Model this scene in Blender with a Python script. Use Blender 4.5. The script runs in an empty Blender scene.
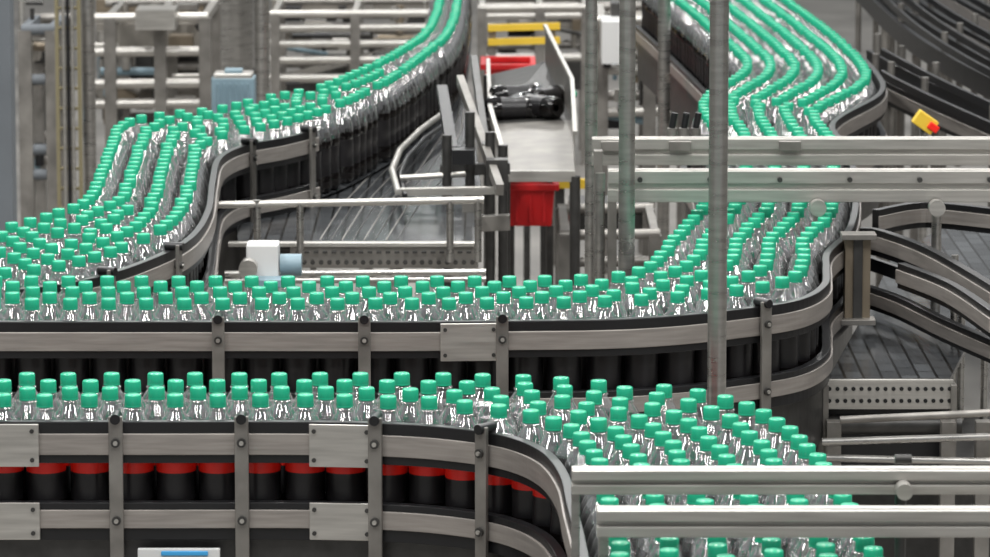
import bpy, math, random
import numpy as np
from mathutils import Vector, Matrix
random.seed(4); np.random.seed(4)
sc=bpy.context.scene
# ---------------- camera (elevated, telephoto shift lens) ----------------
F=4200.0; K=F/2500; PITCH=math.radians(8); CZ=2.6; Y0=-416+F*math.tan(PITCH)
cd=bpy.data.cameras.new('camera'); cam=bpy.data.objects.new('camera',cd); sc.collection.objects.link(cam)
cam.location=(0,0,CZ); cam.rotation_euler=(math.radians(82),0,0)
cd.lens=F*36/990; cd.sensor_width=36; cd.shift_y=-(278.5-Y0)/990; cd.clip_end=200
cd.dof.use_dof=True; cd.dof.focus_distance=7.8; cd.dof.aperture_fstop=13
sc.camera=cam
try: sc.view_settings.view_transform='Standard'
except: pass
cp,sp=math.cos(PITCH),math.sin(PITCH)
# survey helpers: point on a horizontal plane (height z) / on a vertical plane at plan distance
def ray(x,y):
    u=(x-495)/F; v=(Y0-y)/F
    return (u, cp+sp*v, -sp+cp*v)
def P(x,y,z):
    d=ray(x,y); t=(z-CZ)/d[2]; return Vector((d[0]*t,d[1]*t,z))
def Q(x,y,Y):
    Y=Y*K; d=ray(x,y); t=Y/d[1]; return Vector((d[0]*t,Y,CZ+d[2]*t))
# ---------------- materials ----------------
def mat(name,col,rough=.5,metal=0,noise=0,nscale=20,spec=.5,stretch=None):
    m=bpy.data.materials.new(name); m.use_nodes=True; nt=m.node_tree; b=nt.nodes['Principled BSDF']
    b.inputs['Base Color'].default_value=(*col,1); b.inputs['Roughness'].default_value=rough; b.inputs['Metallic'].default_value=metal
    b.inputs['Specular IOR Level'].default_value=spec
    if noise:
        tc=nt.nodes.new('ShaderNodeTexCoord'); mp=nt.nodes.new('ShaderNodeMapping'); n=nt.nodes.new('ShaderNodeTexNoise'); n.inputs['Scale'].default_value=nscale; n.inputs['Detail'].default_value=5
        if stretch: mp.inputs['Scale'].default_value=stretch
        r=nt.nodes.new('ShaderNodeValToRGB'); r.color_ramp.elements[0].position=.3; r.color_ramp.elements[1].position=.75
        r.color_ramp.elements[0].color=tuple(c*(1-noise) for c in col)+(1,); r.color_ramp.elements[1].color=tuple(min(1,c*(1+noise)) for c in col)+(1,)
        nt.links.new(tc.outputs['Object'],mp.inputs[0]); nt.links.new(mp.outputs[0],n.inputs['Vector']); nt.links.new(n.outputs['Fac'],r.inputs['Fac']); nt.links.new(r.outputs['Color'],b.inputs['Base Color'])
        r2=nt.nodes.new('ShaderNodeMapRange'); r2.inputs['To Min'].default_value=rough*.75; r2.inputs['To Max'].default_value=min(1,rough*1.3)
        nt.links.new(n.outputs['Fac'],r2.inputs['Value']); nt.links.new(r2.outputs[0],b.inputs['Roughness'])
    return m
M={}
M['steel']=mat('stainless_steel',(.46,.445,.42),.28,.88,.2,12,stretch=(1,1,6))
M['steel_l']=mat('brushed_steel',(.53,.51,.475),.36,.75,.15,8,stretch=(1,6,14))
M['steel_m']=mat('weathered_steel',(.27,.255,.235),.4,.65,.28,14)
M['steel_d']=mat('dark_steel',(.08,.078,.075),.4,.7,.2,30)
M['strip']=mat('guide_strip_grey',(.345,.315,.29),.36,.45,.18,10,stretch=(1,1,14))
M['black']=mat('black_plastic_and_shade',(.009,.009,.010),.35,0)  # also paints the shade under the empty deck and in its plate holes
M['cap']=mat('green_cap',(.018,.40,.225),.26,0)
M['cola']=mat('cola',(.005,.004,.004),.1,0)
M['colaband']=mat('cola_label',(.011,.010,.011),.3,0)
M['red']=mat('red_label',(.9,.02,.01),.35,0)
M['redp']=mat('red_plastic',(.6,.010,.012),.45,0,.15,8)
M['yellow']=mat('yellow_paint',(.75,.5,.04),.5,0)
M['brass']=mat('bronze_cover',(.25,.205,.15),.45,.5)
M['white']=mat('white_paint',(.65,.65,.64),.4,0)
M['motor']=mat('motor_grey_blue',(.20,.29,.34),.45,0,.1,12)
M['bluegrey']=mat('column_paint',(.14,.155,.17),.6,0,.1,4)
M['blue']=mat('blue_print',(.05,.35,.7),.5,0)
M['ladder']=mat('yellowed_steel',(.27,.235,.14),.5,.3)
M['panel']=mat('machine_panel',(.27,.25,.22),.5,.2,.2,5)
M['floor']=mat('floor_concrete',(.27,.255,.235),.4,0,.4,1.6)
M['wall']=mat('wall_paint',(.45,.44,.42),.8,0,.05,2)
m=bpy.data.materials.new('clear_pet'); m.use_nodes=True; nt=m.node_tree; nt.nodes.remove(nt.nodes['Principled BSDF'])
gl=nt.nodes.new('ShaderNodeBsdfGlossy'); gl.inputs['Color'].default_value=(1,1,1,1); gl.inputs['Roughness'].default_value=.05
df=nt.nodes.new('ShaderNodeBsdfDiffuse'); df.inputs['Color'].default_value=(.8,.8,.8,1)
m1=nt.nodes.new('ShaderNodeMixShader'); m1.inputs[0].default_value=.16; nt.links.new(gl.outputs[0],m1.inputs[1]); nt.links.new(df.outputs[0],m1.inputs[2])
tr=nt.nodes.new('ShaderNodeBsdfTransparent'); tr.inputs[0].default_value=(.93,.93,.93,1); mx=nt.nodes.new('ShaderNodeMixShader'); lw=nt.nodes.new('ShaderNodeLayerWeight'); lw.inputs['Blend'].default_value=.38
mr=nt.nodes.new('ShaderNodeMapRange'); mr.inputs['To Min'].default_value=.13; mr.inputs['To Max'].default_value=.72
nt.links.new(lw.outputs['Facing'],mr.inputs['Value']); nt.links.new(mr.outputs['Result'],mx.inputs['Fac'])
nt.links.new(tr.outputs[0],mx.inputs[1]); nt.links.new(m1.outputs[0],mx.inputs[2]); nt.links.new(mx.outputs[0],nt.nodes['Material Output'].inputs['Surface'])
M['pet']=m
m=bpy.data.materials.new('slat_chain_belt'); m.use_nodes=True; nt=m.node_tree; b=nt.nodes['Principled BSDF']
uv=nt.nodes.new('ShaderNodeUVMap'); br=nt.nodes.new('ShaderNodeTexBrick'); br.inputs['Scale'].default_value=1
br.inputs['Color1'].default_value=(.075,.08,.085,1); br.inputs['Color2'].default_value=(.035,.037,.04,1); br.inputs['Mortar'].default_value=(.004,.004,.004,1)
br.inputs['Mortar Size'].default_value=.003; br.inputs['Brick Width'].default_value=.085; br.inputs['Row Height'].default_value=.038
nt.links.new(uv.outputs[0],br.inputs['Vector']); nt.links.new(br.outputs['Color'],b.inputs['Base Color']); b.inputs['Metallic'].default_value=.15; b.inputs['Roughness'].default_value=.22; b.inputs['Specular IOR Level'].default_value=.45
M['belt']=m
# ---------------- mesh builder ----------------
class B:
    def __init__(s): s.v=[];s.f=[];s.m=[];s.uv={};s.mats=[];s.sm=[]
    def mi(s,k):
        if k not in s.mats: s.mats.append(k)
        return s.mats.index(k)
    def add(s,vs,fs,k,smooth=False,uvs=None):
        o=len(s.v); s.v+= [tuple(a) for a in vs]; i=s.mi(k)
        for n,f in enumerate(fs):
            if uvs: s.uv[len(s.f)]=uvs[n]
            s.f.append(tuple(o+j for j in f)); s.m.append(i); s.sm.append(smooth)
    def box(s,c,size,k,rz=0,M3=None):
        c=Vector(c); hx,hy,hz=[a/2 for a in size]; R=M3 if M3 else Matrix.Rotation(rz,3,'Z')
        vs=[c+R@Vector((sx*hx,sy*hy,sz*hz)) for sx,sy,sz in [(-1,-1,-1),(1,-1,-1),(1,1,-1),(-1,1,-1),(-1,-1,1),(1,-1,1),(1,1,1),(-1,1,1)]]
        s.add(vs,[(0,3,2,1),(4,5,6,7),(0,1,5,4),(1,2,6,5),(2,3,7,6),(3,0,4,7)],k)
    def beam(s,a,b,w,h,k):
        a=Vector(a);b=Vector(b);d=b-a;L=d.length; x=d.normalized(); up=Vector((0,0,1)) if abs(x.z)<.95 else Vector((0,1,0))
        y=up.cross(x).normalized(); z=x.cross(y); R=Matrix((x,y,z)).transposed()
        s.box((a+b)/2,(L,w,h),k,M3=R)
    def cyl(s,a,b,r,k,n=16,r2=None):
        a=Vector(a);b=Vector(b);x=(b-a).normalized(); up=Vector((0,0,1)) if abs(x.z)<.95 else Vector((0,1,0))
        y=up.cross(x).normalized(); z=x.cross(y); r2=r if r2 is None else r2; vs=[]
        for p,rr in((a,r),(b,r2)):
            for i in range(n):
                t=2*math.pi*i/n; vs.append(p+y*math.cos(t)*rr+z*math.sin(t)*rr)
        s.add(vs,[(i,(i+1)%n,n+(i+1)%n,n+i) for i in range(n)],k,True)
        s.add(vs[:n],[tuple(range(n-1,-1,-1))],k); s.add(vs[n:],[tuple(range(n))],k)
    def tube(s,pts,r,k,n=10):
        pts=[Vector(p) for p in pts]; rings=[]
        for i,p in enumerate(pts):
            d=(pts[min(i+1,len(pts)-1)]-pts[max(i-1,0)]).normalized(); up=Vector((0,0,1)) if abs(d.z)<.95 else Vector((0,1,0))
            y=up.cross(d).normalized(); z=d.cross(y)
            rings+= [p+y*math.cos(2*math.pi*j/n)*r+z*math.sin(2*math.pi*j/n)*r for j in range(n)]
        fs=[(i*n+j,i*n+(j+1)%n,(i+1)*n+(j+1)%n,(i+1)*n+j) for i in range(len(pts)-1) for j in range(n)]
        fs+=[tuple(range(n-1,-1,-1)),tuple((len(pts)-1)*n+j for j in range(n))]
        s.add(rings,fs,k,True)
    def sweep(s,path,nor,o0,o1,z0,z1,k):
        vs=[];n=len(path)
        for p,q in zip(path,nor):
            for o,z in((o0,z0),(o1,z0),(o1,z1),(o0,z1)): vs.append((p[0]+q[0]*o,p[1]+q[1]*o,z))
        fs=[(i*4+j,i*4+(j+1)%4,(i+1)*4+(j+1)%4,(i+1)*4+j) for i in range(n-1) for j in range(4)]+[(3,2,1,0),tuple((n-1)*4+j for j in range(4))]
        s.add(vs,fs,k)
    def prism(s,poly,z0,z1,k):
        n=len(poly); vs=[(p[0],p[1],z0) for p in poly]+[(p[0],p[1],z1) for p in poly]
        s.add(vs,[tuple(range(n-1,-1,-1)),tuple(range(n,2*n))]+[(i,(i+1)%n,n+(i+1)%n,n+i) for i in range(n)],k, uvs=[[(vs[j][1],vs[j][0]) for j in range(n-1,-1,-1)],[(vs[j][1],vs[j][0]) for j in range(n)]]+[[(0,0)]*4]*n)
    def lathe(s,prof,c,k,n=20,axis=None):
        vs=[];c=Vector(c); R=axis if axis else Matrix.Identity(3)
        for r,z in prof:
            for i in range(n): vs.append(c+R@Vector((r*math.cos(2*math.pi*i/n),r*math.sin(2*math.pi*i/n),z)))
        s.add(vs,[(i*n+j,i*n+(j+1)%n,(i+1)*n+(j+1)%n,(i+1)*n+j) for i in range(len(prof)-1) for j in range(n)],k,True)
    def qbox(s,x0,y0,x1,y1,Y,dep,k):
        a=Q(x0,y0,Y);b=Q(x1,y1,Y); s.box(((a.x+b.x)/2,a.y+dep/2,(a.z+b.z)/2),(abs(b.x-a.x),dep,abs(a.z-b.z)),k)
    def done(s,name,bevel=0):
        me=bpy.data.meshes.new(name); me.from_pydata(s.v,[],s.f)
        for k in s.mats: me.materials.append(M[k])
        me.polygons.foreach_set('material_index',s.m); me.polygons.foreach_set('use_smooth',s.sm)
        ul=me.uv_layers.new(name='UVMap')
        for pi,u in s.uv.items():
            p=me.polygons[pi]
            for li,c in zip(p.loop_indices,u): ul.data[li].uv=c
        me.update(); o=bpy.data.objects.new(name,me); sc.collection.objects.link(o)
        if bevel:
            bm=o.modifiers.new('bevel','BEVEL'); bm.width=bevel; bm.segments=2; bm.limit_method='ANGLE'
        return o
# ---------------- ribbons ----------------
def catmull(pts,per=10):
    pts=[np.array(p,float) for p in pts]; out=[]
    for i in range(len(pts)-1):
        p0=pts[max(i-1,0)];p1=pts[i];p2=pts[i+1];p3=pts[min(i+2,len(pts)-1)]
        for j in range(per):
            t=j/per; out.append(.5*((2*p1)+(-p0+p2)*t+(2*p0-5*p1+4*p2-p3)*t*t+(-p0+3*p1-3*p2+p3)*t**3))
    out.append(pts[-1]); return np.array(out)
TOP=1.225
def ribbon(pairs):
    A=catmull([tuple(P(a,b,TOP))[:2] for a,b,c,d in pairs]); Bq=catmull([tuple(P(c,d,TOP))[:2] for a,b,c,d in pairs]); return A,Bq
def normals(A,Bq):
    t=np.gradient(A,axis=0); n=np.stack([t[:,1],-t[:,0]],1); n/=np.linalg.norm(n,axis=1)[:,None]
    s=np.sign(((A-Bq)*n).sum(1)); s=1 if s.sum()>0 else -1
    n*=s
    for _ in range(3): n[1:-1]=(n[:-2]+n[1:-1]*2+n[2:])/4; n/=np.linalg.norm(n,axis=1)[:,None]
    return n
D=.0735
def fill(A,Bq,nA,nB,rowsp=.0655,maxn=99):
    w=np.sqrt(((A[:,None]-Bq[None])**2).sum(2)).min(1)
    for _ in range(4): w[1:-1]=(w[:-2]+w[1:-1]+w[2:])/3
    nn=(np.floor(w/rowsp+.25)+1).astype(int); nn=np.clip(nn,1,maxn)
    pts=[];i=0;N=len(A)
    while i<N-1:
        j=i
        while j<N-1 and nn[j]==nn[i]: j+=1
        if j-i<4 and j<N-1: nn[i:j]=nn[j]
        if j-i<4 and j<N-1: continue
        n=nn[i]
        for c in range(n):
            fr=c/(n-1) if n>1 else .5
            path=A[i:j+1]*(1-fr)+Bq[i:j+1]*fr
            sg=np.linalg.norm(np.diff(path,axis=0),axis=1); L=np.concatenate([[0],np.cumsum(sg)])
            s=D*(.5 if c%2 else 0)
            while s<L[-1]:
                pts.append((np.interp(s,L,path[:,0]),np.interp(s,L,path[:,1]))); s+=D*1.005
        i=j
    p=np.array(pts)+np.random.normal(0,.0022,(len(pts),2))
    for it in range(50):
        d=p[:,None]-p[None]; r=np.sqrt((d**2).sum(2))+np.eye(len(p))*9
        ov=np.maximum(0,.0722-r)*.5; p=p+ (d/r[...,None]*ov[...,None]).sum(1)*.6
        for C,nC in((A,nA),(Bq,nB)):
            dd=p[:,None]-C[None]; k=(dd**2).sum(2).argmin(1); s=(dd[np.arange(len(p)),k]*nC[k]).sum(1); s=np.where((k>0)&(k<len(C)-1),np.maximum(s,0),0); p=p-nC[k]*s[:,None]
    d=p[:,None]-p[None]; r=np.sqrt((d**2).sum(2)); ok=np.ones(len(p),bool)
    for a in range(len(p)):
        if not ok[a]: continue
        bad=(r[a]<.065)&ok; bad[:a+1]=False; ok[bad]=False
    return p[ok]
# ---------------- bottle ----------------
def bottle(name,red=False):
    b=B(); n=24
    prof=[(.010,.006),(.024,0),(.031,.002),(.0352,.012),(.0355,.030),(.0340,.045),(.0338,.085),(.0342,.093),(.0342,.118),(.0355,.126),(.0357,.138),(.0347,.148),(.0315,.162),(.0265,.176),(.0205,.187),(.0150,.196),(.0128,.202)]
    ext=[]
    for r,z in prof:
        for i in range(n):
            t=2*math.pi*i/n; rr=r
            if .124<z<.192: rr=r*(1+.05*math.cos(6*t+z*40))
            if z<.003: rr=r*(1+.05*math.cos(5*t))
            ext.append((rr*math.cos(t),rr*math.sin(t),z))
    for i in range(len(prof)-1):
        zz=(prof[i][1]+prof[i+1][1])/2
        k='pet' if zz>.140 else ('red' if (red and .092<zz<.118) else ('colaband' if .045<zz<.118 else 'cola'))
        o=ext[i*n:(i+2)*n]; b.add(o,[(j,(j+1)%n,n+(j+1)%n,n+j) for j in range(n)],k,True)
    lq=[(.0338,.141),(.0326,.150),(.0290,.162),(.0245,.1715)]; vs=[(r*math.cos(2*math.pi*i/n)*(1+.04*math.cos(12*math.pi*i/n+z*40)),r*math.sin(2*math.pi*i/n)*(1+.04*math.cos(12*math.pi*i/n+z*40)),z) for r,z in lq for i in range(n)]
    b.add(vs,[(q*n+j,q*n+(j+1)%n,(q+1)*n+(j+1)%n,(q+1)*n+j) for q in(0,1,2) for j in range(n)],'cola',True); b.add(vs[3*n:],[tuple(range(n))],'cola')
    b.lathe([(.0128,.199),(.0165,.1995),(.0165,.2015),(.0128,.202)],(0,0,0),'pet',20)
    cp_=[(.0128,.2035),(.0144,.2035),(.0146,.2055),(.0140,.2065),(.0142,.2075),(.0140,.2225),(.0128,.2248),(0.0001,.2250)]
    vs=[];nn=32
    for r,z in cp_:
        for i in range(nn):
            t=2*math.pi*i/nn; rr=r*(1+(.02 if i%2 else -.01)) if .207<z<.223 else r
            vs.append((rr*math.cos(t),rr*math.sin(t),z))
    b.add(vs,[(i*nn+j,i*nn+(j+1)%nn,(i+1)*nn+(j+1)%nn,(i+1)*nn+j) for i in range(len(cp_)-1) for j in range(nn)],'cap',True)
    return b.done(name)
def scatter(name,pts,src,z):
    me=bpy.data.meshes.new(name); me.from_pydata([(float(x),float(y),z) for x,y in pts],[],[]); o=bpy.data.objects.new(name,me); sc.collection.objects.link(o)
    g=bpy.data.node_groups.new(name,'GeometryNodeTree'); g.interface.new_socket('Geometry',in_out='INPUT',socket_type='NodeSocketGeometry'); g.interface.new_socket('Geometry',in_out='OUTPUT',socket_type='NodeSocketGeometry')
    i=g.nodes.new('NodeGroupInput'); ou=g.nodes.new('NodeGroupOutput'); ip=g.nodes.new('GeometryNodeInstanceOnPoints'); oi=g.nodes.new('GeometryNodeObjectInfo'); rv=g.nodes.new('FunctionNodeRandomValue')
    rv.data_type='FLOAT_VECTOR'; rv.inputs[0].default_value=(-.012,-.012,0); rv.inputs[1].default_value=(.012,.012,6.28)
    oi.inputs['Object'].default_value=src; oi.inputs['As Instance'].default_value=True; oi.transform_space='ORIGINAL'
    g.links.new(i.outputs[0],ip.inputs['Points']); g.links.new(oi.outputs['Geometry'],ip.inputs['Instance']); g.links.new(rv.outputs[0],ip.inputs['Rotation']); g.links.new(ip.outputs[0],ou.inputs[0])
    md=o.modifiers.new('scatter','NODES'); md.node_group=g; return o
BZ=1.0
# ---------------- conveyors ----------------
def arclen(A): return np.concatenate([[0],np.cumsum(np.linalg.norm(np.diff(A,axis=0),axis=1))])
def rail(b,A,n,i0,i1,off=.041,lower=True,upper=True):
    a=A[i0:i1];q=n[i0:i1]
    if upper:
        b.sweep(a,q,off,off+.016,1.116,1.188,'black'); b.sweep(a,q,off+.016,off+.021,1.131,1.168,'strip')
    if lower:
        b.sweep(a,q,off,off+.018,.982,1.048,'black'); b.sweep(a,q,off+.018,off+.023,1.004,1.036,'strip')
        b.sweep(a,q,off-.004,off+.004,.86,.985,'steel_d')
def bracket(b,A,n,X,off=.041,z0=.80,z1=1.20,lo=0,hi=None,k='steel_m'):
    idx=range(lo,hi or len(A)); i=min(idx,key=lambda j:abs(A[j][0]-X)); p=A[i];q=n[i]; ang=math.atan2(q[1],q[0])+math.pi/2
    o=off+.029; c=(p[0]+q[0]*o,p[1]+q[1]*o)
    b.box((c[0],c[1],(z0+z1)/2),(.024,.008,z1-z0),k,ang)
    e=Vector((q[0],q[1],0))
    for z in(1.155,1.02,):
        cc=Vector((c[0],c[1],z)); b.cyl(cc-e*.012,cc+e*.009,.008,'steel_d',10); b.cyl(cc+e*.009,cc+e*.012,.004,'steel_l',8)
    cc=Vector((c[0],c[1],z1-.004)); b.cyl(cc-e*.03,cc+e*.010,.009,'black',12)
def plate(b,A,n,X0,X1,z0,z1,off=.041):
    i=min(range(len(A)),key=lambda j:abs(A[j][0]-(X0+X1)/2)); p=A[i];q=n[i]; ang=math.atan2(q[1],q[0])+math.pi/2
    o=off+.026; c=(p[0]+q[0]*o,p[1]+q[1]*o); b.box((c[0],c[1],(z0+z1)/2),(abs(X1-X0),.004,z1-z0),'steel_l',ang)
    e=Vector((q[0],q[1],0));t=Vector((-q[1],q[0],0))
    for sx in(-.42,.42):
        for zz in(z0+.012,z1-.012):
            cc=Vector((c[0],c[1],zz))+t*sx*abs(X1-X0); b.cyl(cc,cc+e*.005,.004,'steel_d',8)
def belt(b,A,Bq,nA,nB,off=.038):
    L=arclen((A+Bq)/2); a=A+nA*off;c=Bq+nB*off; vs=[(*p,BZ-.002) for p in a]+[(*p,BZ-.002) for p in c]; N=len(A)
    fs=[];uvs=[]
    for i in range(N-1):
        w0=np.linalg.norm(a[i]-c[i]);w1=np.linalg.norm(a[i+1]-c[i+1])
        fs.append((i,i+1,N+i+1,N+i)); uvs.append([(0,L[i]),(0,L[i+1]),(w1,L[i+1]),(w0,L[i])])
    b.add(vs,fs,'belt',uvs=uvs)
    b.add([(x,y,z-.03) for x,y,z in vs],fs,'steel_d')
def legs(b,A,Bq,idx):
    for i in idx:
        for p in(A[i],Bq[i]): b.cyl((p[0],p[1],0.012),(p[0],p[1],.97),.02,'steel',12); b.cyl((p[0],p[1],0),(p[0],p[1],.012),.045,'black',14)
        b.beam((*A[i],.6),(*Bq[i],.6),.03,.03,'steel')
L1=[(-80,394,-80,373),(0,394,0,373),(150,394,150,373),(300,394,300,373),(400,396,420,373),(470,401,520,375),(530,410,610,381),(572,426,690,388),(594,450,755,405),(603,480,800,435),(612,510,832,475),(620,545,860,520),(630,600,890,580)]
L2=[(-80,298,-80,276),(0,298,0,276),(200,298,200,276),(400,298,400,276),(520,297,500,276),(600,296,570,275),(660,293,615,272),(720,287,645,264),(775,279,660,253),(800,266,668,243),(803,250,678,232),(805,234,690,218),(825,215,705,200),(834,192,716,180),(834,165,720,155),(830,135,718,130),(815,108,704,98),(862,80,742,70),(860,60,745,55),(830,30,715,28),(790,0,682,0),(750,-30,650,-25)]
L3=[(462,-40,445,-40),(456,5,438,5),(447,30,425,30),(425,50,400,48),(395,72,365,66),(350,95,320,84),(315,109,270,94),(270,121,215,106),(228,129,160,112),(200,142,122,122),(192,165,106,158),(186,195,88,195),(165,222,45,213),(115,245,0,225),(60,260,-50,234),(0,268,-100,242),(-80,275,-160,252)]
src=bottle('cola_bottle'); srcr=bottle('cola_bottle',True)
allp={}
for nm,Lp in(('1',L1),('2',L2),('3',L3)):
    A,Bq=ribbon(Lp); allp[nm]=(A,Bq,normals(A,Bq),normals(Bq,A))
# lane 1
A,Bq,nA,nB=allp['1']; p=fill(A,Bq,nA,nB)
srcr.location=(float(p[0][0]),float(p[0][1]),BZ); scatter('cola_bottles',p[1:],srcr,BZ)
b=B(); belt(b,A,Bq,nA,nB); rail(b,A,nA,0,len(A)); 
b.sweep(Bq,nB,.041,.055,1.05,1.10,'black'); b.sweep(Bq,nB,.041,.06,.93,1.01,'steel_m')
for x in(110,232,383,505): bracket(b,A,nA,Q(x,450,4.06).x,lo=0,hi=90)
for x0,x1 in((-62,26),(305,370)):
    for z0,z1 in((1.112,1.186),(.985,1.05)): plate(b,A,nA,Q(x0,450,4.06).x,Q(x1,450,4.06).x,z0,z1)
b.sweep(A[:70],nA[:70],.02,.03,.80,.86,'steel_l'); b.sweep(A[:70],nA[:70],.0,.02,.865,.92,'steel_d'); legs(b,A,Bq,(15,45,75,105))
q=Q(166,555,4.0); yy=A[20][1]-.08; b.box((q.x,yy,.948),(.14,.012,.05),'white'); b.box((q.x+.01,yy-.008,.966),(.08,.004,.008),'blue')
b.done('bottle_conveyor',.0015)
# lane 2
A,Bq,nA,nB=allp['2']; p=fill(A,Bq,nA,nB); src.location=(float(p[0][0]),float(p[0][1]),BZ); scatter('cola_bottles',p[1:],src,BZ)
b=B(); belt(b,A,Bq,nA,nB); rail(b,A,nA,0,len(A)); rail(b,Bq,nB,100,len(Bq),upper=False)
b.sweep(Bq[:60],nB[:60],.041,.055,1.05,1.12,'black'); b.sweep(Bq[:60],nB[:60],.041,.06,.93,1.01,'steel_m')
for x in(217,362,505,755): bracket(b,A,nA,Q(x,340,4.65).x,lo=0,hi=90)
plate(b,A,nA,Q(434,340,4.65).x,Q(493,340,4.65).x,1.112,1.186)
legs(b,A,Bq,(15,45,75,100,130,160,190)); b.done('bottle_conveyor',.0015)
# lane 3
A,Bq,nA,nB=allp['3']; p=fill(A,Bq,nA,nB); scatter('cola_bottles',p,src,BZ)
b=B(); belt(b,A,Bq,nA,nB); rail(b,A,nA,64,len(A)); b.sweep(Bq,nB,.041,.055,1.03,1.08,'black'); b.sweep(Bq,nB,.041,.06,.90,1.01,'steel_m')
for x,y in((205,205),(150,260),(90,280),(300,160),(222,172)): bracket(b,A,nA,P(x,y,1.15).x,lo=66,hi=len(A))
legs(b,A,Bq,(10,40,70,100,130)); b.done('bottle_conveyor',.0015)

# ---------------- poles ----------------
def pole(name,x,y,Y,r,ztop=3.4,k='steel'):
    q=Q(x,y,Y); b=B(); b.cyl((q.x,q.y,.01),(q.x,q.y,ztop),r,k,24); b.cyl((q.x,q.y,0),(q.x,q.y,.01),r*2.4,k,20); return b.done(name)
for x,y,Y,r in((718,200,4.48,.0172),(627,140,5.3,.0175),(591,140,5.8,.014),(262,60,9.3,.028),(89,80,9.3,.024),(664,60,8.0,.02)): pole('support_pole',x,y,Y,r)
b=B(); q=Q(4,100,8.0); b.box((q.x-.03,q.y,1.6),(.12,.12,3.2),'bluegrey'); b.box((q.x-.03,q.y,.01),(.25,.25,.02),'bluegrey'); b.done('building_column',.004)
# ---------------- guard beams ----------------
def gbeam(b,x0,y0,x1,y1,Y,k='steel_l'):
    a=Q(x0,y0,Y);c=Q(x1,y1,Y);h=a.z-c.z; X0,X1=a.x,c.x; cx=(X0+X1)/2;L=X1-X0; Y=a.y
    b.box((cx,Y+.02,(a.z+c.z)/2),(L,.020,h),k); b.box((cx,Y+.004,a.z-h*.22),(L,.014,h*.38),k); b.box((cx,Y+.004,c.z+h*.22),(L,.014,h*.38),k)
b=B(); gbeam(b,592,138,1150,166,5.62); gbeam(b,608,170,1150,203,5.46)
for x,z in((600,0),(818,1.1),(937,0)):
    q=Q(x,190,5.52); b.cyl((q.x,q.y,z),(q.x,q.y,1.3),.011,'steel',14)
for x in(818,937):
    q=Q(x,208,5.44); b.cyl((q.x,q.y-.01,q.z),(q.x,q.y+.02,q.z),.018,'steel_l',18)
b.beam(Q(598,150,5.54),Q(598,280,5.54),.02,.03,'steel_m'); b.beam(Q(612,190,5.52),Q(612,290,5.52),.02,.02,'steel_m')
for x in range(640,1000,70):
    q=Q(x,180,5.45); b.cyl((q.x,q.y,q.z),(q.x,q.y+.012,q.z),.006,'steel_d',8)
for x in(612,680,790): q=Q(x,146,5.61); b.box((q.x,q.y,q.z),(.05,.012,.022),'steel_m'); 
for x in(672,684,696): q=Q(x,128,5.7); b.cyl((q.x,q.y,q.z),(q.x+.006,q.y,q.z+.035),.008,'black',10); b.cyl((q.x,q.y,q.z-.03),(q.x,q.y,q.z),.012,'steel_m',10)
b.done('guard_rail_frame',.001)
b=B(); gbeam(b,572,470,1150,495,3.52); gbeam(b,597,510,1150,538,3.42)
a=Q(576,480,3.52); b.box((a.x,a.y+.03,.65),(.012,.03,1.32),'steel'); a=Q(604,520,3.43); b.box((a.x,a.y+.03,.64),(.014,.03,1.3),'steel')
a=Q(905,480,3.5); b.cyl((a.x,a.y+.06,0),(a.x,a.y+.06,1.33),.008,'steel_d',12); b.cyl((a.x,a.y-.0,a.z-.018),(a.x,a.y+.03,a.z-.018),.012,'steel_l',16); b.cyl((a.x-.012,a.y+.03,a.z+.024),(a.x+.012,a.y+.03,a.z+.024),.007,'steel_d',10)
b.done('guard_rail_frame',.001)
# ---------------- empty right conveyor ----------------
b=B(); zD=.98
deck=[P(828,378,zD),P(950,378,zD),P(975,330,zD),P(1060,250,zD),P(960,215,zD),P(890,260,zD),P(872,300,zD)]
b.prism(deck,zD-.012,zD,'belt')
f0=P(825,378,zD);f1=P(953,378,zD); Yf=f0.y-.008
b.box(((f0.x+f1.x)/2,Yf,zD-.032),(f1.x-f0.x,.01,.062),'steel_l')
for i in range(16):
    for z in(zD-.02,zD-.045): xx=f0.x+(i+.5)*(f1.x-f0.x)/16; b.cyl((xx,Yf-.008,z),(xx,Yf-.004,z),.0045,'black',8)  # raised black discs paint the dark inside of the end-plate holes
b.box(((f0.x+f1.x)/2,Yf+.05,zD-.13),(f1.x-f0.x,.05,.13),'black')  # solid black block painted in for the shade of the open underside
b.cyl((f0.x,Yf+.02,zD-.10),(f1.x+.02,Yf+.02,zD-.10),.020,'steel_d',20)
for X in(f0.x,f1.x): b.box((X,Yf+.05,zD-.11),(.012,.14,.20),'steel_m')
b.box(((f0.x+f1.x)/2+.05,Yf+.4,zD-.35),(f1.x-f0.x+.2,.5,.3),'steel_d')
def railpath(b,pts,z,h=.05,w=.018,inner='strip'):
    pp=catmull([tuple(P(x,y,z))[:2] for x,y in pts],8); t=np.gradient(pp,axis=0); n=np.stack([t[:,1],-t[:,0]],1); n/=np.linalg.norm(n,axis=1)[:,None]
    if n[len(n)//2][1]>0: n=-n
    b.sweep(pp,n,0,w,z-h/2,z+h/2,'black')
    if inner: b.sweep(pp,n,w,w+.005,z-h*.28,z+h*.25,inner)
    return pp
railpath(b,[(862,240),(885,243),(935,262),(1000,300)],1.14,.06)
railpath(b,[(872,296),(905,308),(950,330),(1000,352)],1.02,.05)
railpath(b,[(872,222),(925,214),(1010,222)],1.14,.06)
railpath(b,[(905,275),(955,295),(1000,325)],1.12,.055)
railpath(b,[(870,262),(930,285),(1000,330)],1.08,.03,.015,None)
for x,y0,y1 in((955,255,405),(962,300,420),(985,330,420)):
    q=Q(x,y0,5.3);q2=Q(x,y1,5.3); b.cyl(q,(q.x,q.y,q2.z),.008,'steel',10)
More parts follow.
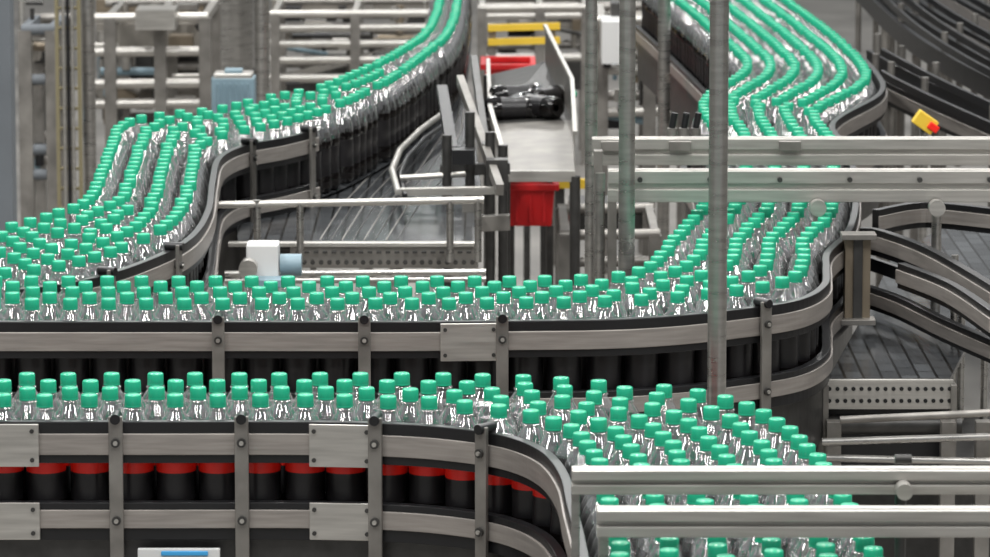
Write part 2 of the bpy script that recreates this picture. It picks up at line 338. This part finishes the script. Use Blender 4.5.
q=Q(858,235,5.35); q2=Q(858,320,5.35); b.box((q.x,q.y+.02,(q.z+q2.z)/2),(.055,.05,q.z-q2.z),'brass'); b.box((q.x,q.y-.01,q.z),(.075,.05,.012),'steel_m'); b.box((q.x,q.y-.01,q2.z),(.075,.05,.012),'steel_m')
b.box((q.x,q.y-.008,(q.z+q2.z)/2),(.02,.008,q.z-q2.z),'steel_d')
for x,y,x2,y2 in((822,442,1010,436),(822,458,1010,462),(840,420,1010,412)):
    b.cyl(Q(x,y,5.0),Q(x2,y2,5.0),.008,'steel_m' if y==420 else 'steel',12)
for x in(835,950,985): q=Q(x,400,5.02); b.box((q.x,q.y+.03,.45),(.03,.03,.90),'steel_m')
b.done('empty_slat_conveyor',.001)

# ---------------- mid transfer table ----------------
b=B()
poly=[P(238,243,.99),P(478,243,.99),P(482,190,.99),P(470,110,.99),P(462,60,.99),P(440,90,.99),P(400,150,.99),P(350,178,.99),P(235,205,.99)]
b.prism(poly,.975,.99,'belt')
Yr=P(350,246,.99).y/K
b.qbox(290,246,476,268,Yr-.03,.02,'steel_m'); b.qbox(228,243,476,247,Yr-.035,.03,'steel_l')
Yt=Yr-.035
for i in range(20): 
    q=Q(298+i*9,252,Yt); b.box((q.x,q.y-.002,q.z),(.012,.006,.006),'steel_d')
for i in range(22):
    q=Q(296+i*8.4,262,Yt); b.cyl((q.x,q.y-.008,q.z),(q.x,q.y,q.z),.006,'steel_d',8)
b.cyl(Q(212,205,Yt-.03),Q(484,200,Yt-.03),.009,'steel_l',12)
for x,y0 in((257,200),(300,203),(450,200),(478,198)): q=Q(x,y0,Yt-.03);q2=Q(x,262,Yt-.03); b.cyl(q,(q.x,q.y,q2.z),.009,'steel',10)
for y in(274,281): b.cyl(Q(225,y,Yt-.1),Q(486,y-2,Yt-.1),.008,'steel',10)
b.tube([P(x,y,1.06) for x,y in((398,192),(392,170),(400,150),(420,130),(445,112))],.009,'steel_l')
b.tube([P(x,y,1.04) for x,y in((405,196),(400,174),(408,156),(425,138),(448,122))],.007,'black')
for o in(0,11,22,33,44,55,66,77):
    b.tube([P(x,y,.990) for x,y in((320+o,240),(342+o,205),(375+o,170),(415+o*.7,130),(447+o*.3,90))],.0022,'steel_d' if o%22 else 'steel_m',6)
for x in(447,470,490,503): q=Q(x,150,6.5); b.cyl((q.x,q.y,0),(q.x,q.y,Q(x,112+abs(x-470),6.5).z),.013,'steel_d',12)
b.beam(Q(440,170,6.6),Q(510,168,6.6),.03,.03,'steel_d'); b.beam(Q(440,225,6.4),Q(510,222,6.4),.03,.04,'steel_m'); b.beam(Q(400,192,6.4),Q(500,190,6.4),.02,.02,'steel_l')
b.beam(Q(460,80,6.9),Q(500,190,6.3),.02,.03,'steel_m'); b.beam(Q(442,88,6.9),Q(452,150,6.5),.03,.02,'black')
b.beam(Q(474,60,7.2),Q(486,150,6.5),.02,.03,'steel_d'); b.cyl(Q(400,178,6.5),Q(470,174,6.5),.008,'steel_l',10)
b.qbox(452,150,474,165,6.45,.05,'black'); b.qbox(462,196,484,214,6.4,.05,'steel_m'); b.qbox(486,160,508,190,6.4,.05,'steel_d')
for x in(250,470): q=Q(x,260,Yt); b.box((q.x,q.y+.05,.48),(.04,.04,.96),'steel')
b.done('transfer_table',.001)
b=B(); q=Q(262,262,5.75); y=q.y; b.box((q.x,y+.05,q.z),(.075,.08,.075),'white'); b.cyl((q.x-.03,y-.01,q.z-.01),(q.x-.03,y-.05,q.z-.01),.022,'steel_l',18); b.cyl((q.x+.04,y+.05,q.z-.015),(q.x+.09,y+.05,q.z-.015),.026,'motor',18); b.box((q.x+.02,y-.01,q.z-.045),(.08,.06,.02),'motor'); b.cyl((q.x,y+.07,0),(q.x,y+.07,q.z-.03),.012,'steel',10)
b.done('gear_motor',.003)
b=B(); q=Q(233,90,8.4); y=q.y+.05; b.box((q.x,y,q.z-.02),(.145,.12,.12),'motor'); b.box((q.x,y,q.z+.046),(.13,.11,.018),'steel_l'); b.box((q.x,y,q.z+.06),(.06,.06,.014),'motor')
for i in range(6): b.box((q.x-.05+i*.02,y-.065,q.z-.02),(.006,.015,.09),'motor')
b.box((q.x,y,(q.z-.07)/2),(.06,.06,q.z-.07),'steel_m'); b.done('drive_motor',.006)
# chute
b=B()
t=[Q(505,176,6.9),Q(575,176,6.9),Q(572,120,7.4),Q(490,124,7.4),Q(545,62,8.2),Q(488,75,8.2)]
b.add([t[0],t[1],t[2],t[3]],[(0,1,2,3)],'steel_m'); b.add([t[3],t[2],t[4],t[5]],[(0,1,2,3)],'steel_d')
for i,(a,c) in enumerate(((t[0],t[3]),(t[3],t[5]),(t[1],t[2]),(t[2],t[4]))): 
    h=Vector((0,0,.05 if i<2 else .12)); b.add([a,c,c+h,a+h],[(0,1,2,3)],'steel_m'); b.beam(a+h,c+h,.012,.012,'steel_l')
b.beam(t[0],t[1],.02,.03,'steel_l')
for q in(t[0],t[1],t[4],t[5]): b.cyl((q.x,q.y,0),q,.015,'steel_d',12)
b.done('reject_chute')
bs=bottle('fallen_cola_bottle'); me=bs.data; bpy.data.objects.remove(bs)
for x,y,a,Y in((512,118,.15,7.45),(538,116,2.4,7.45),(516,106,.3,7.6),(545,108,.9,7.6)):
    o=bpy.data.objects.new('fallen_cola_bottle',me); sc.collection.objects.link(o); q=Q(x,y,Y); o.location=(q.x-.08*math.cos(a),q.y-.08*math.sin(a),q.z+.03); o.rotation_euler=(0,math.radians(90),a)
def crate(name,x0,y0,x1,y1,Y,k='redp',leg=True):
    a=Q(x0,y0,Y);c=Q(x1,y1,Y);b=B();w=c.x-a.x;h=a.z-c.z;cx=(a.x+c.x)/2; Y=a.y
    v=[];
    for z,s in((c.z,.86),(a.z,1.0)): v+=[(cx+sx*w/2*s,Y+.12+sy*.12*s,z) for sx,sy in((-1,-1),(1,-1),(1,1),(-1,1))]
    b.add(v,[(0,3,2,1),(0,1,5,4),(1,2,6,5),(2,3,7,6),(3,0,4,7)],k)
    b.box((cx,Y-.002,a.z-.01),(w*1.05,.02,.02),k); b.box((cx,Y+.242,a.z-.01),(w*1.05,.02,.02),k)
    for s in(-1,1): b.box((cx+s*w*.52,Y+.12,a.z-.01),(.02,.26,.02),k)
    for i in(-1,0,1): b.box((cx+i*w*.28,Y+.012,(a.z+c.z)/2),(.010,.02,h*.8),k)
    if leg:
        for s in(-.4,.4):
            for d in(.04,.2): b.cyl((cx+s*w,Y+d,0),(cx+s*w,Y+d,c.z),.012,'steel_d',10)
    b.done(name,.003)
crate('red_crate',506,184,555,227,7.6); crate('red_crate',484,64,532,108,8.8)
b=B(); 
for y in(28,42): b.beam(Q(488,y,9.5),Q(560,y-2,9.5),.025,.025,'yellow')
for x in(492,552): q=Q(x,24,9.5); b.beam((q.x,q.y+.03,0),(q.x,q.y+.03,q.z),.03,.03,'steel_m')
b.done('yellow_barrier')
b=B(); b.beam(Q(555,183,8.0),Q(600,184,8.0),.03,.03,'yellow')
for x in(560,596): q=Q(x,184,8.0); b.beam((q.x,q.y+.02,0),(q.x,q.y+.02,q.z),.03,.03,'steel_d')
b.done('yellow_barrier')
b=B(); q=Q(925,122,6.6); R=Matrix.Rotation(math.radians(35),3,'Y'); b.box(q,(.06,.04,.04),'yellow',M3=R); b.box(q+Vector((.02,-.022,-.012)),(.03,.01,.02),'red',M3=R); b.cyl((q.x,q.y+.02,0),(q.x,q.y+.02,q.z),.01,'steel',10); b.done('sensor_unit',.003)
b=B(); 
q0=Q(58,100,8.6);q1=Q(80,100,8.6)
for q in(q0,q1): b.box((q.x,q.y,1.5),(.012,.03,3.0),'ladder')
for i in range(40): b.cyl((q0.x,q.y,.1+i*.07),(q1.x,q.y,.1+i*.07),.006,'ladder',8)
for d in(.3,.5,.7): b.cyl((q0.x*(1-d)+q1.x*d,q.y-.01,0),(q0.x*(1-d)+q1.x*d,q.y-.01,3),.006,'black' if d==.5 else 'steel_l',8)
b.done('cable_ladder')
def frame(x0,x1,ys,posts,Y,dep=.5,k='steel_l',r=.016):
    b=B()
    for y in ys:
        a=Q(x0,y,Y);c=Q(x1,y-1,Y); b.cyl(a,c,r,k,12); b.cyl(a+Vector((0,dep,0)),c+Vector((0,dep,0)),r,'steel_m',12)
    for x in posts:
        q=Q(x,min(ys),Y)
        for d in(0,dep): b.box((q.x,q.y+d,q.z/2),(r*2.4,r*2.4,q.z),'steel_m')
        b.beam((q.x,q.y,q.z),(q.x,q.y+dep,q.z),r*1.5,r*1.5,k)
    return b
rnd=random.Random(7)
def clutter(b,x0,y0,x1,y1,Y,n):
    for i in range(n):
        x=rnd.uniform(x0,x1);y=rnd.uniform(y0,y1);t=rnd.random();k=rnd.choice(['steel_d','steel_m','panel','steel_l','black','motor','steel_d','brass'])
        w=rnd.uniform(6,26);h=rnd.uniform(5,16);q=Q(x,y,Y+rnd.uniform(0,.4))
        if t<.35: b.qbox(x,y,min(x+w,x1),y+h,q.y/K,.12,k)
        elif t<.7: b.cyl(q,Q(min(x+w*2.2,x1),y+rnd.choice([0,0,0,6]),q.y/K),rnd.uniform(.008,.018),k,10)
        else: q2=Q(x,y+h*2,q.y/K); b.cyl(q,(q.x,q.y,q2.z),rnd.uniform(.008,.02),k,10)
b=frame(270,438,(14,28,44,60,78),(275,355,432),10.2); b.beam(Q(272,80,10.4),Q(436,40,10.4),.03,.03,'steel'); b.qbox(300,62,420,76,10.5,.3,'steel_d'); b.qbox(272,0,432,10,10.7,.3,'panel'); b.qbox(285,30,350,42,10.6,.3,'brass'); b.qbox(272,84,330,92,10.5,.4,'steel_d'); clutter(b,272,0,425,85,10.25,50); b.done('filling_machine_frame')
b=frame(92,208,(18,52,84,104),(110,160,205),10.0,.6,'steel_l',.02); b.qbox(96,24,204,48,10.3,.3,'panel'); b.qbox(96,0,204,14,10.35,.3,'brass'); b.qbox(100,56,205,80,10.4,.3,'steel_d'); b.qbox(95,88,200,100,10.4,.3,'panel'); b.qbox(135,10,175,30,9.9,.2,'steel_l'); clutter(b,94,0,200,118,10.1,50); b.done('filling_machine_frame')
b=frame(22,60,(30,80,150,175),(25,52),9.0,.4,'bluegrey',.02); b.qbox(20,35,50,75,9.3,.3,'panel'); b.qbox(20,90,55,145,9.3,.3,'steel_d'); clutter(b,20,0,56,185,9.05,24); b.done('pipe_rack')
b=B(); q=Q(226,40,11.6); y=q.y; b.cyl((q.x,y,.35),(q.x,y,2.2),.13,'steel',32); b.cyl((q.x,y,.33),(q.x,y,.36),.145,'steel_d',32)
for a in range(3): b.cyl((q.x+.1*math.cos(a*2.1),y+.1*math.sin(a*2.1),0),(q.x+.1*math.cos(a*2.1),y+.1*math.sin(a*2.1),.35),.012,'steel',10)
b.done('steel_vessel')
b=frame(478,590,(8,16,58),(482,540,586),11.2,.5,'steel_l',.018); b.qbox(535,60,585,90,11.3,.3,'steel_d'); b.qbox(480,18,585,30,11.5,.3,'panel'); clutter(b,480,0,585,60,11.3,24); b.done('pipe_rack')
b=frame(596,700,(20,70,112),(602,650,690),9.4,.5,'steel_l',.02); b.qbox(602,22,625,64,9.2,.25,'white'); b.qbox(640,75,690,105,9.6,.3,'steel_d'); b.qbox(632,10,690,60,9.8,.3,'panel'); clutter(b,598,0,690,125,9.3,40); b.done('labelling_machine')
b=frame(560,660,(235,262),(565,655),7.0,.5,'steel_m',.015); b.qbox(570,210,650,232,7.3,.3,'steel_d'); b.done('pipe_rack')
# conveyors at far right
b=B()
runs=[[(850,-20),(900,30),(960,70),(1040,110)],[(885,-20),(930,15),(990,50),(1060,85)],[(868,-20),(915,22),(975,60),(1050,98)],[(910,-30),(950,0),(1000,28),(1060,55)],[(872,60),(900,75),(950,100),(1040,140)],[(872,82),(890,92),(940,116),(1040,160)]]
for k,(pts) in enumerate(runs):
    pp=railpath(b,pts,1.0,.07,.02,'strip' if k%2 else None); pp2=railpath(b,[(x+12,y-8) for x,y in pts],1.07,.025,.012,None)
    for j in range(2,len(pp),6): b.cyl((pp[j][0],pp[j][1]-.03,.6),(pp[j][0],pp[j][1]-.03,1.10),.012,'steel_m',8)
    for j in(6,len(pp)-4): b.cyl((pp[j][0],pp[j][1]-.03,0),(pp[j][0],pp[j][1]-.03,1.0),.018,'steel_m',8)
for a,c in((0,2),(2,1),(4,5),(1,3)):
    pa=catmull([tuple(P(x,y,.97))[:2] for x,y in runs[a]],8); pc=catmull([tuple(P(x,y,.97))[:2] for x,y in runs[c]],8); n=min(len(pa),len(pc))
    b.add([(*p,.97) for p in pa[:n]]+[(*p,.97) for p in pc[:n]],[(i,i+1,n+i+1,n+i) for i in range(n-1)],'belt')
b.done('conveyor_guide_rails',.001)
# ---------------- room ----------------
b=B(); b.box((0,16,-.05),(30,44,.1),'floor'); b.done('floor')
b=B(); b.box((0,38.05,2.75),(30,.1,5.5),'wall'); b.done('wall_back')
b=B(); b.box((-15.05,16,2.75),(.1,44,5.5),'wall'); b.done('wall_left')
b=B(); b.box((15.05,16,2.75),(.1,44,5.5),'wall'); b.done('wall_right')
# ---------------- light ----------------
w=bpy.data.worlds.new('world'); sc.world=w; w.use_nodes=True; w.node_tree.nodes['Background'].inputs[0].default_value=(.93,.97,1,1); w.node_tree.nodes['Background'].inputs[1].default_value=.36
for (x,y) in [(-2.6,4.5),(-.2,4.5),(2.4,4.5),(-2.6,8.5),(-.2,8.5),(2.4,8.5),(-2.6,13),(0,13),(2.6,13),(-1.5,18),(1.5,18),(0,24)]:
    l=bpy.data.lights.new('ceiling_lamp','AREA'); l.shape='RECTANGLE'; l.size=.28; l.size_y=2.8; l.energy=118; l.color=(1,.99,.97)
    o=bpy.data.objects.new('ceiling_lamp',l); sc.collection.objects.link(o); o.location=(x,y,5.2)
